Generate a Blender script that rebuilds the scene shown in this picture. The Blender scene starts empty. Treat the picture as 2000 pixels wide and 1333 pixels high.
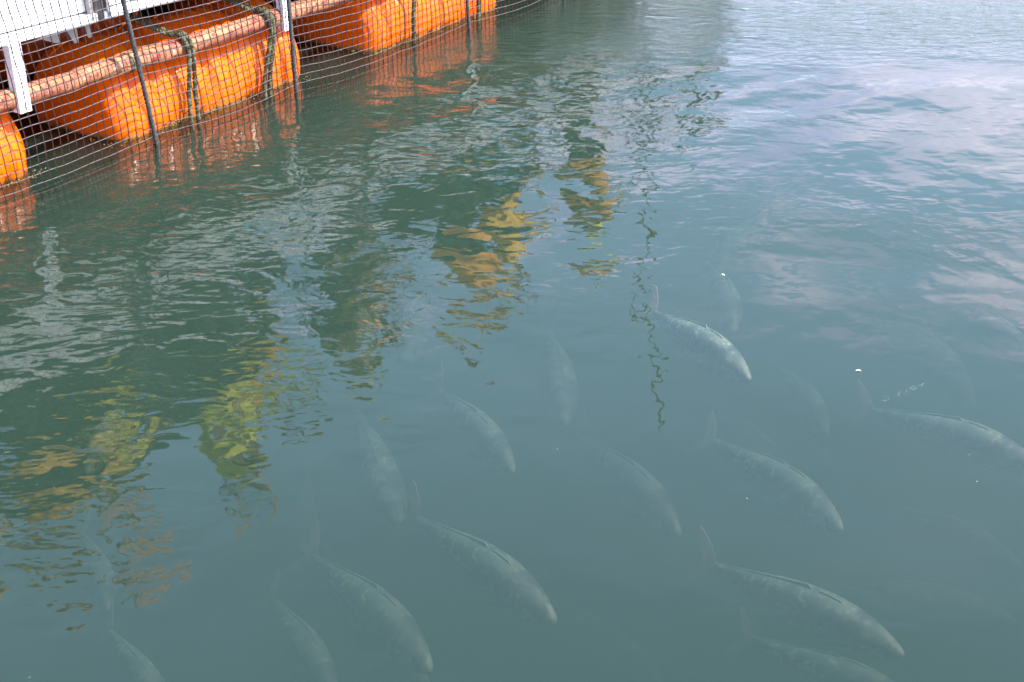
import bpy, bmesh, math, random
import numpy as np
from math import sin, cos, pi, radians, sqrt, atan2
from mathutils import Vector, Matrix, noise

sc = bpy.context.scene
C = sc.collection
random.seed(7)

# ------------------------------------------------------------------ camera, sky, sun, exposure
F_PX, PITCH, CAM_H = 2600.0, radians(27.7), 2.8      # focal length in pixels of the 2000 px wide photograph
cam_d = bpy.data.cameras.new('camera')
cam = bpy.data.objects.new('camera', cam_d); C.objects.link(cam)
cam_d.sensor_width = 36.0; cam_d.lens = F_PX / 2000 * 36.0
cam_d.clip_start = 0.05; cam_d.clip_end = 2000
cam.location = (0, 0, CAM_H)
cam.rotation_euler = (radians(90) - PITCH, 0, 0)
sc.camera = cam

SUN_EL, SUN_AZ = radians(50), radians(104)           # azimuth clockwise from +Y
SUN_STRENGTH, SKY_STRENGTH, EXPOSURE = 5.0, 0.15, 1.95
sun_d = bpy.data.lights.new('sun', 'SUN'); sun_d.energy = SUN_STRENGTH
sun_d.angle = radians(0.5); sun_d.color = (1.0, 0.94, 0.86)
sun = bpy.data.objects.new('sun', sun_d); C.objects.link(sun)
S = Vector((cos(SUN_EL) * sin(SUN_AZ), cos(SUN_EL) * cos(SUN_AZ), sin(SUN_EL)))
sun.rotation_euler = S.to_track_quat('Z', 'Y').to_euler()
sun.location = S * 30

CLOUD_OFF = (3.1, 1.7, 0.0)
world = bpy.data.worlds.new('World'); sc.world = world; world.use_nodes = True
wn = world.node_tree; wn.nodes.clear()
def N_(t, typ, **kw):
    n = t.nodes.new(typ)
    for k, v in kw.items():
        if k.startswith('i_'):
            n.inputs[k[2:].replace('_', ' ')].default_value = v
        else:
            setattr(n, k, v)
    return n
def mth(t, op, a, b=None, clamp=False):
    n = t.nodes.new('ShaderNodeMath'); n.operation = op; n.use_clamp = clamp
    for k, v in enumerate((a, b)):
        if v is None: continue
        if isinstance(v, (int, float)): n.inputs[k].default_value = v
        else: t.links.new(v, n.inputs[k])
    return n.outputs[0]
def ramp(t, fac, stops, interp='LINEAR'):
    n = t.nodes.new('ShaderNodeValToRGB'); cr = n.color_ramp; cr.interpolation = interp
    while len(cr.elements) < len(stops): cr.elements.new(0.5)
    for e, (p, c) in zip(cr.elements, stops):
        e.position = p; e.color = (c, c, c, 1) if isinstance(c, (int, float)) else (*c, 1)
    t.links.new(fac, n.inputs[0]); return n.outputs[0]
def mixc(t, fac, a, b):
    n = t.nodes.new('ShaderNodeMix'); n.data_type = 'RGBA'
    for sock, v in ((n.inputs[0], fac), (n.inputs[6], a), (n.inputs[7], b)):
        if isinstance(v, (int, float)): sock.default_value = v
        elif isinstance(v, tuple): sock.default_value = (*v, 1)
        else: t.links.new(v, sock)
    return n.outputs[2]
sky = N_(wn, 'ShaderNodeTexSky', sky_type='NISHITA', sun_disc=False, sun_elevation=SUN_EL, sun_rotation=SUN_AZ,
         altitude=0, air_density=1.0, dust_density=1.2, ozone_density=1.2)
tc = wn.nodes.new('ShaderNodeTexCoord')
sep = wn.nodes.new('ShaderNodeSeparateXYZ'); wn.links.new(tc.outputs['Generated'], sep.inputs[0])
zz = mth(wn, 'ADD', mth(wn, 'MAXIMUM', sep.outputs[2], 0.0), 0.12)
cmb = wn.nodes.new('ShaderNodeCombineXYZ')
wn.links.new(mth(wn, 'DIVIDE', sep.outputs[0], zz), cmb.inputs[0])
wn.links.new(mth(wn, 'DIVIDE', sep.outputs[1], zz), cmb.inputs[1])
n1 = N_(wn, 'ShaderNodeTexNoise', i_Scale=2.1, i_Detail=8.0, i_Roughness=0.55, i_Distortion=0.35)
cmap = wn.nodes.new('ShaderNodeMapping'); cmap.inputs['Location'].default_value = CLOUD_OFF; cmap.inputs['Scale'].default_value = (0.8, 1.25, 1)
wn.links.new(cmb.outputs[0], cmap.inputs[0]); wn.links.new(cmap.outputs[0], n1.inputs['Vector'])
low = ramp(wn, sep.outputs[2], [(0.0, 0.9), (0.28, 0.80), (0.35, 0.62), (0.40, 0.30), (0.46, 0.0), (0.55, 0.0), (1.0, 0.0)])
cov = mth(wn, 'ADD', n1.outputs[0], mth(wn, 'MULTIPLY', low, 0.20))
cloud = ramp(wn, cov, [(0.57, 0.0), (0.625, 0.7), (0.72, 1.0)])
skyc = wn.nodes.new('ShaderNodeVectorMath'); skyc.operation = 'SCALE'; skyc.inputs['Scale'].default_value = SKY_STRENGTH
wn.links.new(sky.outputs[0], skyc.inputs[0])
n2 = N_(wn, 'ShaderNodeTexNoise', i_Scale=3.0, i_Detail=5.0); wn.links.new(cmb.outputs[0], n2.inputs['Vector'])
ccol = mixc(wn, ramp(wn, n2.outputs[0], [(0.38, 0.0), (0.60, 1.0)]), (0.62, 0.66, 1.06), (1.28, 1.15, 1.42))
veil = mixc(wn, ramp(wn, sep.outputs[2], [(0.36, 0.38), (0.50, 0.62), (1.0, 0.62)]), skyc.outputs[0], (0.60, 0.92, 1.36))                # thin high haze over the whole sky
wcol = mixc(wn, mth(wn, 'MULTIPLY', cloud, ramp(wn, sep.outputs[2], [(0.38, 0.92), (0.50, 0.10), (0.8, 0.10)])), veil, ccol)
bg = wn.nodes.new('ShaderNodeBackground'); bg.inputs[1].default_value = 1.0
wn.links.new(wcol, bg.inputs[0])
wo = wn.nodes.new('ShaderNodeOutputWorld'); wn.links.new(bg.outputs[0], wo.inputs[0])

sc.view_settings.view_transform = 'Standard'; sc.view_settings.look = 'None'
sc.view_settings.exposure = EXPOSURE; sc.view_settings.gamma = 1.0
sc.view_settings.use_curve_mapping = False
sc.render.engine = 'CYCLES'
sc.cycles.use_denoising = True
sc.cycles.max_bounces = 8; sc.cycles.transparent_max_bounces = 24
sc.cycles.glossy_bounces = 3; sc.cycles.volume_bounces = 1
sc.cycles.sample_clamp_indirect = 4.0

# ------------------------------------------------------------------ places
def at(px, py, z=0.0):
    """world point seen at a pixel of the photograph on the level z"""
    a = (px - 1000) / F_PX; b = (666.5 - py) / F_PX
    d = Vector((a, cos(PITCH) + b * sin(PITCH), -sin(PITCH) + b * cos(PITCH)))
    return Vector((0, 0, CAM_H)) + d * ((z - CAM_H) / d.z)
ANG = radians(34)                                    # bearing of the pontoon
DV = Vector((sin(ANG), cos(ANG), 0)); NV = Vector((cos(ANG), -sin(ANG), 0))
ORG = at(600, 150)
def P(u, v, h): return ORG + DV * u + NV * v + Vector((0, 0, h))
def on_plane(px, py, v):
    a = (px - 1000) / F_PX; b = (666.5 - py) / F_PX
    d = Vector((a, cos(PITCH) + b * sin(PITCH), -sin(PITCH) + b * cos(PITCH))); c = Vector((0, 0, CAM_H))
    t = (v - (c - ORG).dot(NV)) / d.dot(NV); p = c + d * t
    return (p - ORG).dot(DV), v, p.z
MP = Matrix(((DV.x, NV.x, 0, ORG.x), (DV.y, NV.y, 0, ORG.y), (0, 0, 1, 0), (0, 0, 0, 1)))  # pontoon frame

# ------------------------------------------------------------------ materials
def mat(name):
    m = bpy.data.materials.new(name); m.use_nodes = True
    t = m.node_tree; b = t.nodes['Principled BSDF']
    return m, t, b
def tex(t, scale, detail=4.0, rough=0.5, kind='Object', vec=(1, 1, 1), dist=0.0):
    tcn = t.nodes.new('ShaderNodeTexCoord'); mp = t.nodes.new('ShaderNodeMapping'); mp.inputs['Scale'].default_value = vec
    t.links.new(tcn.outputs[kind], mp.inputs[0])
    n = N_(t, 'ShaderNodeTexNoise', i_Scale=scale, i_Detail=detail, i_Roughness=rough, i_Distortion=dist)
    t.links.new(mp.outputs[0], n.inputs['Vector']); return n.outputs[0]
def bumpn(t, b, h, dist, strength=1.0):
    n = t.nodes.new('ShaderNodeBump'); n.inputs['Distance'].default_value = dist; n.inputs['Strength'].default_value = strength
    t.links.new(h, n.inputs['Height']); t.links.new(n.outputs[0], b.inputs['Normal'])
def world_z(t):
    g = t.nodes.new('ShaderNodeNewGeometry'); s = t.nodes.new('ShaderNodeSeparateXYZ')
    t.links.new(g.outputs['Position'], s.inputs[0]); return s.outputs[2]
def simple(name, c1, c2, scale=8.0, rough=0.6, bump=0.0, metal=0.0, vec=(1, 1, 1), lo=0.35, hi=0.65):
    m, t, b = mat(name)
    f = tex(t, scale, 6, 0.6, vec=vec)
    t.links.new(ramp(t, f, [(lo, c1), (hi, c2)]), b.inputs['Base Color'])
    b.inputs['Roughness'].default_value = rough; b.inputs['Metallic'].default_value = metal
    if bump: bumpn(t, b, f, bump)
    return m
M = {}
def make_float_mat():
    m, t, b = mat('orange_float_plastic')
    f = tex(t, 3.0, 6, 0.6); g = tex(t, 14.0, 5, 0.7)
    base = mixc(t, ramp(t, f, [(0.35, 0.0), (0.7, 1.0)]), (0.60, 0.078, 0.0006), (0.66, 0.108, 0.0007))
    scuff = ramp(t, g, [(0.62, 0.0), (0.78, 0.3)])
    base = mixc(t, scuff, base, (0.42, 0.05, 0.004))
    z = world_z(t)
    zz_ = mth(t, 'ADD', z, mth(t, 'MULTIPLY', mth(t, 'SUBTRACT', tex(t, 9.0, 5, 0.7), 0.5), 0.16))
    grime = ramp(t, mth(t, 'ADD', zz_, 0.5), [(0.49, 1.0), (0.515, 0.5), (0.54, 0.0)])   # weed along the waterline
    base = mixc(t, grime, base, (0.10, 0.075, 0.02))
    t.links.new(base, b.inputs['Base Color'])
    b.inputs['Roughness'].default_value = 0.27; b.inputs['Specular IOR Level'].default_value = 0.2
    bumpn(t, b, tex(t, 10.0, 3, 0.5), 0.006)
    return m
M['float'] = make_float_mat()
def make_pipe_mat():
    m, t, b = mat('weathered_pipe')
    f = tex(t, 7.0, 7, 0.65, vec=(0.45, 1, 1)); g = tex(t, 20.0, 6, 0.7, vec=(0.5, 1, 1))
    base = mixc(t, ramp(t, f, [(0.38, 0.0), (0.58, 1.0)]), (0.16, 0.035, 0.014), (0.30, 0.13, 0.055))
    base = mixc(t, ramp(t, g, [(0.50, 0.0), (0.60, 1.0)]), base, (0.13, 0.016, 0.009))
    base = mixc(t, ramp(t, tex(t, 11.0, 6, 0.7), [(0.60, 0.0), (0.70, 0.8)]), base, (0.36, 0.25, 0.18))
    t.links.new(base, b.inputs['Base Color']); b.inputs['Roughness'].default_value = 0.75
    bumpn(t, b, g, 0.006)
    return m
M['pipe'] = make_pipe_mat()
M['white'] = simple('white_painted_steel', (0.70, 0.69, 0.70), (0.52, 0.51, 0.53), 9, 0.45, 0.001)
M['galv'] = simple('grey_galvanised_steel', (0.24, 0.22, 0.205), (0.15, 0.145, 0.15), 12, 0.5, 0.001, 0.3)
M['net'] = simple('dark_brown_netting', (0.010, 0.005, 0.005), (0.03, 0.016, 0.015), 30, 0.45)
M['net_pale'] = simple('salty_sunlit_net_twine', (0.014, 0.008, 0.008), (0.050, 0.032, 0.032), 40, 0.45)  # wet, salty twine, with the sunlight on the rows painted in
M['black_rope'] = simple('black_rope_fibre', (0.012, 0.012, 0.014), (0.05, 0.05, 0.05), 60, 0.6, 0.002)
M['olive_rope'] = simple('olive_rope_fibre', (0.022, 0.024, 0.012), (0.10, 0.095, 0.055), 25, 0.8, 0.004)
M['under'] = simple('dark_tarred_timber', (0.018, 0.014, 0.012), (0.04, 0.03, 0.024), 6, 0.85, 0.004)
M['plank'] = simple('grey_decking_board', (0.30, 0.28, 0.25), (0.42, 0.40, 0.37), 5, 0.8, 0.003, vec=(0.3, 2, 1))
M['tarp'] = simple('dark_green_tarpaulin', (0.018, 0.045, 0.03), (0.035, 0.07, 0.05), 4, 0.65, 0.01)
M['weed'] = simple('brown_weed', (0.08, 0.06, 0.015), (0.20, 0.16, 0.05), 40, 0.9)
M['bed'] = simple('seabed_mud', (0.05, 0.055, 0.045), (0.08, 0.08, 0.06), 1, 0.95)
M['yellow_cloth'] = simple('golden_yellow_cloth', (0.80, 0.42, 0.04), (0.85, 0.55, 0.08), 6, 0.8, 0.004)
M['orange_cloth'] = simple('orange_vest_cloth', (0.80, 0.30, 0.04), (0.82, 0.44, 0.07), 6, 0.8, 0.004)
M['lime_cloth'] = simple('yellow_green_cloth', (0.70, 0.68, 0.05), (0.82, 0.76, 0.10), 6, 0.8, 0.003)
M['dark_cloth'] = simple('dark_trouser_cloth', (0.012, 0.018, 0.016), (0.03, 0.04, 0.035), 6, 0.9, 0.003)
M['olive_cloth'] = simple('olive_shirt_cloth', (0.10, 0.11, 0.04), (0.20, 0.15, 0.06), 8, 0.9, 0.003)
M['pink_cloth'] = simple('pale_pink_cloth', (0.60, 0.40, 0.36), (0.68, 0.50, 0.45), 6, 0.8, 0.003)
M['skin'] = simple('skin', (0.50, 0.29, 0.20), (0.56, 0.34, 0.24), 14, 0.5)
M['hair'] = simple('black_hair', (0.012, 0.010, 0.009), (0.03, 0.025, 0.02), 60, 0.5)
M['boot'] = simple('black_boot_rubber', (0.012, 0.012, 0.012), (0.03, 0.03, 0.03), 10, 0.4)
M['bamboo'] = simple('green_bamboo', (0.06, 0.09, 0.03), (0.12, 0.13, 0.05), 8, 0.5)
M['blue'] = simple('sky_blue_plastic', (0.05, 0.35, 0.60), (0.07, 0.42, 0.66), 6, 0.4)
M['scrap'] = simple('pale_floating_scrap', (0.72, 0.72, 0.70), (0.80, 0.80, 0.78), 20, 0.6)
for k_ in ('net', 'black_rope', 'olive_rope', 'tarp', 'under'):
    M[k_].node_tree.nodes['Principled BSDF'].inputs['Specular IOR Level'].default_value = 0.12
def make_leaf(): return simple('brown_weed_leaf', (0.12, 0.10, 0.03), (0.22, 0.19, 0.06), 30, 0.8)

def make_fish_mat():
    m, t, b = mat('amberjack_skin')
    a = t.nodes.new('ShaderNodeAttribute'); a.attribute_name = 'fuv'
    s = t.nodes.new('ShaderNodeSeparateXYZ'); t.links.new(a.outputs['Vector'], s.inputs[0])
    side = ramp(t, s.outputs[1], [(0.0, (0.42, 0.44, 0.43)), (0.30, (0.26, 0.27, 0.30)), (0.46, (0.13, 0.13, 0.16)), (0.56, (0.24, 0.21, 0.09)),
                                  (0.64, (0.06, 0.08, 0.08)), (0.80, (0.09, 0.13, 0.09)), (1.0, (0.14, 0.20, 0.13))])  # silver belly and yellow stripe; sunlit back and flank shade painted in
    head = ramp(t, s.outputs[0], [(0.0, 1.0), (0.03, 0.9), (0.05, 0.12), (0.30, 0.0)])
    col = mixc(t, head, side, (0.50, 0.48, 0.38))                       # pale lips
    warm = ramp(t, s.outputs[0], [(0.02, 0.55), (0.30, 0.25), (0.45, 0.0)])
    col = mixc(t, warm, col, (0.24, 0.21, 0.12))
    vo = N_(t, 'ShaderNodeTexVoronoi', feature='DISTANCE_TO_EDGE', i_Scale=26.0)
    mp = t.nodes.new('ShaderNodeTexCoord'); t.links.new(mp.outputs['Object'], vo.inputs['Vector'])
    caustic_blot = tex(t, 20.0, 4, 0.65, dist=1.6)  # pale blotches painted in for rippled sunlight on the fish
    col = mixc(t, ramp(t, caustic_blot, [(0.50, 0.0), (0.66, 1.0)]), col, (0.46, 0.52, 0.33))
    col = mixc(t, ramp(t, tex(t, 8.0, 4, 0.6), [(0.47, 0.0), (0.62, 0.85)]), col, (0.04, 0.055, 0.06))
    col = mixc(t, ramp(t, s.outputs[0], [(0.185, 0.0), (0.205, 0.6), (0.225, 0.0)]), col, (0.03, 0.035, 0.04))
    col = mixc(t, 0.46, col, (0.0, 0.0, 0.0))
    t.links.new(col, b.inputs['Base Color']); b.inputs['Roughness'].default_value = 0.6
    bumpn(t, b, vo.outputs[0], 0.002)
    return m
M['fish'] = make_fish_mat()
M['fin'] = simple('amber_brown_fin', (0.075, 0.055, 0.032), (0.13, 0.10, 0.055), 30, 0.6, 0.002)
M['pale_fin'] = simple('pale_fin', (0.12, 0.11, 0.09), (0.20, 0.18, 0.14), 30, 0.6, 0.002)
M['eye'] = simple('fish_eye', (0.01, 0.01, 0.012), (0.02, 0.02, 0.02), 10, 0.15)

# ------------------------------------------------------------------ mesh helpers
class MB:
    def __init__(s): s.v = []; s.f = []
    def add(s, vs, fs):
        o = len(s.v); s.v += [tuple(x) for x in vs]; s.f += [tuple(i + o for i in f) for f in fs]
    def box(s, c, d, rot=None):
        x, y, z = d[0] / 2, d[1] / 2, d[2] / 2
        vs = [Vector((i * x, j * y, k * z)) for k in (-1, 1) for j in (-1, 1) for i in (-1, 1)]
        if rot: vs = [rot @ v for v in vs]
        s.add([v + Vector(c) for v in vs], [(0, 2, 3, 1), (4, 5, 7, 6), (0, 1, 5, 4), (2, 6, 7, 3), (0, 4, 6, 2), (1, 3, 7, 5)])
    def tube(s, pts, r, n=8, cap=True):
        pts = [Vector(p) for p in pts]; rr = r if isinstance(r, (list, tuple)) else [r] * len(pts)
        vs, fs = [], []; up = None
        for i, p in enumerate(pts):
            t = (pts[min(i + 1, len(pts) - 1)] - pts[max(i - 1, 0)]).normalized()
            if up is None:
                up = Vector((0, 0, 1)) if abs(t.z) < 0.9 else Vector((1, 0, 0))
            a = t.cross(up).normalized(); up = a.cross(t).normalized()
            for k in range(n):
                q = 2 * pi * k / n; vs.append(p + (a * cos(q) + up * sin(q)) * rr[i])
        for i in range(len(pts) - 1):
            for k in range(n):
                k2 = (k + 1) % n; fs.append((i * n + k, i * n + k2, (i + 1) * n + k2, (i + 1) * n + k))
        if cap: fs += [tuple(range(n))[::-1], tuple((len(pts) - 1) * n + k for k in range(n))]
        s.add(vs, fs)
    def build(s, name, m, parent=None, smooth=False, mw=None, bevel=0):
        me = bpy.data.meshes.new(name); me.from_pydata(s.v, [], s.f); me.update()
        if bevel:
            bm = bmesh.new(); bm.from_mesh(me)
            bmesh.ops.bevel(bm, geom=bm.edges[:], offset=bevel, segments=2, affect='EDGES', clamp_overlap=True); bm.to_mesh(me); bm.free()
        if smooth: me.polygons.foreach_set('use_smooth', [True] * len(me.polygons))
        me.materials.append(m)
        o = bpy.data.objects.new(name, me); C.objects.link(o)
        if parent: o.parent = parent
        if mw is not None: o.matrix_local = mw
        return o
def tag(o, label=None, cat=None, group=None, kind=None):
    for k, v in (('label', label), ('category', cat), ('group', group), ('kind', kind)):
        if v: o[k] = v
    return o
def empty(name, mw=None, loc=None, rz=0.0):
    o = bpy.data.objects.new(name, None); C.objects.link(o); o.empty_display_size = 0.2
    if mw is not None: o.matrix_world = mw
    if loc is not None: o.location = loc; o.rotation_euler = (0, 0, rz)
    return o
def copy_tree(o, parent=None):
    c = o.copy(); C.objects.link(c)
    if parent: c.parent = parent
    for ch in [x for x in C.objects if x.parent == o]: copy_tree(ch, c)
    return c
def frame(u, v, h, ang=0.0):
    return MP @ Matrix.Translation((u, v, h)) @ Matrix.Rotation(ang, 4, 'Z')   # local x runs along the pontoon, y out over the water
def nz(x, y, z, s=1.0): return noise.noise(Vector((x * s, y * s, z * s)))

# ------------------------------------------------------------------ water and seabed
def water_mesh():
    def lines(a, b, step, far):
        core = list(np.arange(a, b + 1e-6, step)); lo, hi, s = [], [], step
        x = a
        while x > -far: s *= 1.35; x -= s; lo.append(max(x, -far))
        x, s = b, step
        while x < far: s *= 1.35; x += s; hi.append(min(x, far))
        return np.array(lo[::-1] + core + hi)
    xs = lines(-5.5, 6.0, 0.028, 400.0); ys = lines(2.6, 13.5, 0.028, 400.0)
    X, Y = np.meshgrid(xs, ys)
    rng = np.random.RandomState(3)
    Z = np.zeros_like(X)
    reach = np.exp(-np.maximum(0, np.hypot(X, Y - 7) - 9) / 6.0)
    wx = X + 0.25 * np.sin(0.9 * Y + 1.3) + 0.15 * np.sin(1.7 * X + 0.4); wy = Y + 0.25 * np.sin(0.8 * X) + 0.12 * np.sin(2.1 * Y)
    V_ = (X * NV.x + Y * NV.y) - ORG.dot(NV)
    eddy = 0.55 + 1.9 * np.exp(-((V_ - 1.6) / 1.7) ** 2)          # livelier beside the pontoon
    for lam, slope, n in ((2.6, 0.006, 4), (1.2, 0.007, 6), (0.55, 0.009, 8), (0.28, 0.008, 10), (0.15, 0.005, 14)):
        for k in range(n):
            th = rng.uniform(0, 2 * pi) if lam < 1 else rng.normal(1.35, 0.6)
            l = lam * rng.uniform(0.75, 1.3); kk = 2 * pi / l
            amp = slope / kk * sqrt(2.0 / n) * (1 if lam > 0.6 else 1)
            env = 1.0
            if lam < 0.6:                                       # gusts: the short waves come and go in patches
                env = 0.45 + 0.9 * (0.5 + 0.5 * np.sin(0.9 * X + rng.uniform(0, 6)) * np.sin(0.8 * Y + rng.uniform(0, 6)))
                env = env * eddy
            Z += env * amp * np.sin(kk * (wx * cos(th) + wy * sin(th)) + rng.uniform(0, 6.28))
    Z *= reach
    ny, nx = X.shape
    top = np.stack([X, Y, Z], -1).reshape(-1, 3)
    idx = np.arange(nx * ny).reshape(ny, nx)
    quads = np.stack([idx[:-1, :-1], idx[:-1, 1:], idx[1:, 1:], idx[1:, :-1]], -1).reshape(-1, 4)
    rim = np.concatenate([idx[0, :], idx[1:, -1], idx[-1, -2::-1], idx[-2:0:-1, 0]])
    nb = len(top); bot = top[rim].copy(); bot[:, 2] = -3.0
    ring = np.arange(len(rim)); nxt = (ring + 1) % len(rim)
    sides = np.stack([rim[ring], nb + ring, nb + nxt, rim[nxt]], -1)
    verts = np.vstack([top, bot])
    faces = [tuple(q) for q in np.vstack([quads, sides]).tolist()]
    faces.append(tuple((nb + ring[::-1]).tolist()))
    me = bpy.data.meshes.new('water'); me.from_pydata(verts.tolist(), [], faces)
    sm = np.zeros(len(me.polygons), bool); sm[:len(quads)] = True
    me.polygons.foreach_set('use_smooth', sm); me.update()
    return me
def water_mat():
    m = bpy.data.materials.new('green_sea_water'); m.use_nodes = True
    t = m.node_tree; t.nodes.clear()
    out = t.nodes.new('ShaderNodeOutputMaterial')
    g = t.nodes.new('ShaderNodeNewGeometry')
    s = t.nodes.new('ShaderNodeSeparateXYZ'); t.links.new(g.outputs['Position'], s.inputs[0])
    def nse(scale, detail, rough, sx=1.0, sy=1.0, dist=0.0, rot=0.0):
        mp = t.nodes.new('ShaderNodeMapping'); mp.inputs['Scale'].default_value = (sx, sy, 1); mp.inputs['Rotation'].default_value = (0, 0, rot)
        t.links.new(g.outputs['Position'], mp.inputs[0])
        n = N_(t, 'ShaderNodeTexNoise', i_Scale=scale, i_Detail=detail, i_Roughness=rough, i_Distortion=dist); t.links.new(mp.outputs[0], n.inputs['Vector'])
        return n.outputs[0]
    # wind-ruffled patches: most of them farther out, and by the pontoon
    patch = nse(0.75, 5, 0.6, 0.7, 1.1, 0.6)
    far = ramp(t, mth(t, 'MULTIPLY', s.outputs[1], 0.0625), [(0.28, 0.0), (0.40, 0.42), (0.50, 0.12), (0.60, 0.12), (0.66, 1.0)])   # y = 16 * position
    # distance out from the pontoon: its eddies ruffle the water beside it
    vv = mth(t, 'SUBTRACT', mth(t, 'ADD', mth(t, 'MULTIPLY', s.outputs[0], NV.x), mth(t, 'MULTIPLY', s.outputs[1], NV.y)), ORG.dot(NV))
    lee = ramp(t, mth(t, 'MULTIPLY', vv, 0.25), [(0.0, 0.10), (0.09, 0.25), (0.20, 0.9), (0.48, 1.0), (0.72, 0.45), (1.0, 0.0)])
    ruff = ramp(t, mth(t, 'ADD', patch, mth(t, 'ADD', mth(t, 'MULTIPLY', far, 0.15), mth(t, 'MULTIPLY', lee, 0.13))), [(0.52, 0.0), (0.64, 1.0)], 'EASE')
    ruff = mth(t, 'MULTIPLY', ruff, mth(t, 'ADD', mth(t, 'MULTIPLY', mth(t, 'MAXIMUM', far, lee), 0.70), 0.30))
    fine = nse(22.0, 1, 0.5, 0.65, 1.2)
    mid = nse(7.5, 1.2, 0.45, 0.8, 1.15, 0.8)
    slow = nse(3.2, 2, 0.45, 1, 1, 0.4)
    chop = ramp(t, mth(t, 'MULTIPLY', s.outputs[1], 0.0625), [(0.59, 0.0), (0.67, 1.0)])
    crest = nse(9.0, 4, 0.6, 0.7, 1.5, 0.2)
    h0 = mth(t, 'MULTIPLY', crest, mth(t, 'MULTIPLY', chop, 0.015))
    h = mth(t, 'ADD', mth(t, 'MULTIPLY', fine, mth(t, 'ADD', mth(t, 'MULTIPLY', ruff, 0.0017), 0.00006)),
            mth(t, 'ADD', mth(t, 'MULTIPLY', mid, mth(t, 'ADD', mth(t, 'MULTIPLY', ruff, 0.0045), mth(t, 'ADD', mth(t, 'MULTIPLY', lee, 0.0030), 0.0007))), mth(t, 'MULTIPLY', slow, 0.0030)))
    bp = t.nodes.new('ShaderNodeBump'); bp.inputs['Distance'].default_value = 1.0; bp.inputs['Strength'].default_value = 1.0
    h = mth(t, 'ADD', h, h0)
    t.links.new(h, bp.inputs['Height'])
    fr = t.nodes.new('ShaderNodeFresnel'); fr.inputs['IOR'].default_value = 1.34; t.links.new(bp.outputs[0], fr.inputs['Normal'])
    gl = t.nodes.new('ShaderNodeBsdfGlossy'); gl.inputs['Roughness'].default_value = 0.015; t.links.new(bp.outputs[0], gl.inputs['Normal'])
    tr = t.nodes.new('ShaderNodeBsdfTransparent'); mx = t.nodes.new('ShaderNodeMixShader')
    t.links.new(fr.outputs[0], mx.inputs[0]); t.links.new(tr.outputs[0], mx.inputs[1]); t.links.new(gl.outputs[0], mx.inputs[2])
    t.links.new(mx.outputs[0], out.inputs['Surface'])
    vs = t.nodes.new('ShaderNodeVolumeScatter'); vs.inputs['Density'].default_value = 1.0; vs.inputs['Color'].default_value = (0.140, 0.276, 0.200, 1)
    va = t.nodes.new('ShaderNodeVolumeAbsorption'); va.inputs['Density'].default_value = 2.4; va.inputs['Color'].default_value = (0.0, 0.04, 0.02, 1)
    ad = t.nodes.new('ShaderNodeAddShader'); t.links.new(vs.outputs[0], ad.inputs[0]); t.links.new(va.outputs[0], ad.inputs[1])
    t.links.new(ad.outputs[0], out.inputs['Volume'])
    return m
water = bpy.data.objects.new('water', water_mesh()); C.objects.link(water)
water.data.materials.append(water_mat()); tag(water, kind='structure', label='green murky sea water with wind ripples')
b = MB(); R_ = 399.0
b.add([(-R_, -R_, -2.9), (R_, -R_, -2.9), (R_, R_, -2.9), (-R_, R_, -2.9)], [(0, 1, 2, 3)])
tag(b.build('seabed', M['bed']), kind='structure')

# wooded hills round the bay
def hills():
    na, nr = 260, 14; vs, fs = [], []
    for j in range(nr + 1):
        for i in range(na + 1):
            a = -2.2 + 4.4 * i / na; q = j / nr; R = 250 + 140 * q
            hgt = (13 + 7 * nz(a * 1.6, 1, 0) + 7 * nz(a * 5, 2, 0) + 3 * nz(a * 17, q * 3, 0)) * sin(pi * min(1, q * 0.9 + 0.02)) + 1.6 * nz(a * 60, q * 14, 0)
            vs.append((R * sin(a), R * cos(a), max(-2.5, hgt - 1.5 if j else -2.5)))
    for j in range(nr):
        for i in range(na):
            k = j * (na + 1) + i; fs.append((k, k + 1, k + na + 2, k + na + 1))
    mb = MB(); mb.v = vs; mb.f = fs; o = mb.build('hills', M['woods']); tag(o, kind='structure')
M['woods'] = simple('wooded_hillside', (0.03, 0.05, 0.02), (0.07, 0.10, 0.04), 0.12, 0.95, 0.6)
hills()

# ------------------------------------------------------------------ pontoon walkway
U0, U1 = -5.2, 7.0
DECK = 1.16
pont = empty('pontoon_walkway', frame(0, 0, 0))
tag(pont, 'white edged floating walkway carried on orange floats', 'walkway')
def pchild(mb, name, m, label=None, smooth=False, bevel=0.0, parent=pont):
    o = mb.build(name, m, parent, smooth, None, bevel)
    if label: o['label'] = label
    return o
# front edge board, cut into lengths with a folded lip
seams = [U0, -3.55, -1.80, 0.55, 2.9, 5.2, U1]
for i in range(len(seams) - 1):
    a, c = seams[i] + 0.012, seams[i + 1] - 0.012
    mb = MB(); mb.box(((a + c) / 2, -0.03, 0.995), (c - a, 0.05, 0.29))
    e = pchild(mb, 'edge_board', M['white'], bevel=0.006)
    mb = MB(); mb.box(((a + c) / 2, -0.005, 0.815), (c - a, 0.10, 0.05))
    lip = mb.build('lip', M['white'], e, False, None, 0.006)
mb = MB(); mb.box(((U0 + U1) / 2, -3.0, 0.95), (U1 - U0, 0.05, 0.36)); pchild(mb, 'edge_board', M['white'], bevel=0.006)
# deck boards
pw = 0.145; plank_me = None
nb_ = int((U1 - U0) / pw)
for i in range(nb_):
    if plank_me is None:
        mb = MB(); mb.box((0, 0, 0), (pw - 0.008, 2.9, 0.035)); p0 = mb.build('plank', M['plank'], pont, False, None, 0.004); plank_me = p0.data; o = p0
    else:
        o = bpy.data.objects.new('plank', plank_me); C.objects.link(o); o.parent = pont
    o.location = (U0 + pw * (i + 0.5), -1.52, DECK - 0.02 + random.uniform(-0.002, 0.002))
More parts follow.
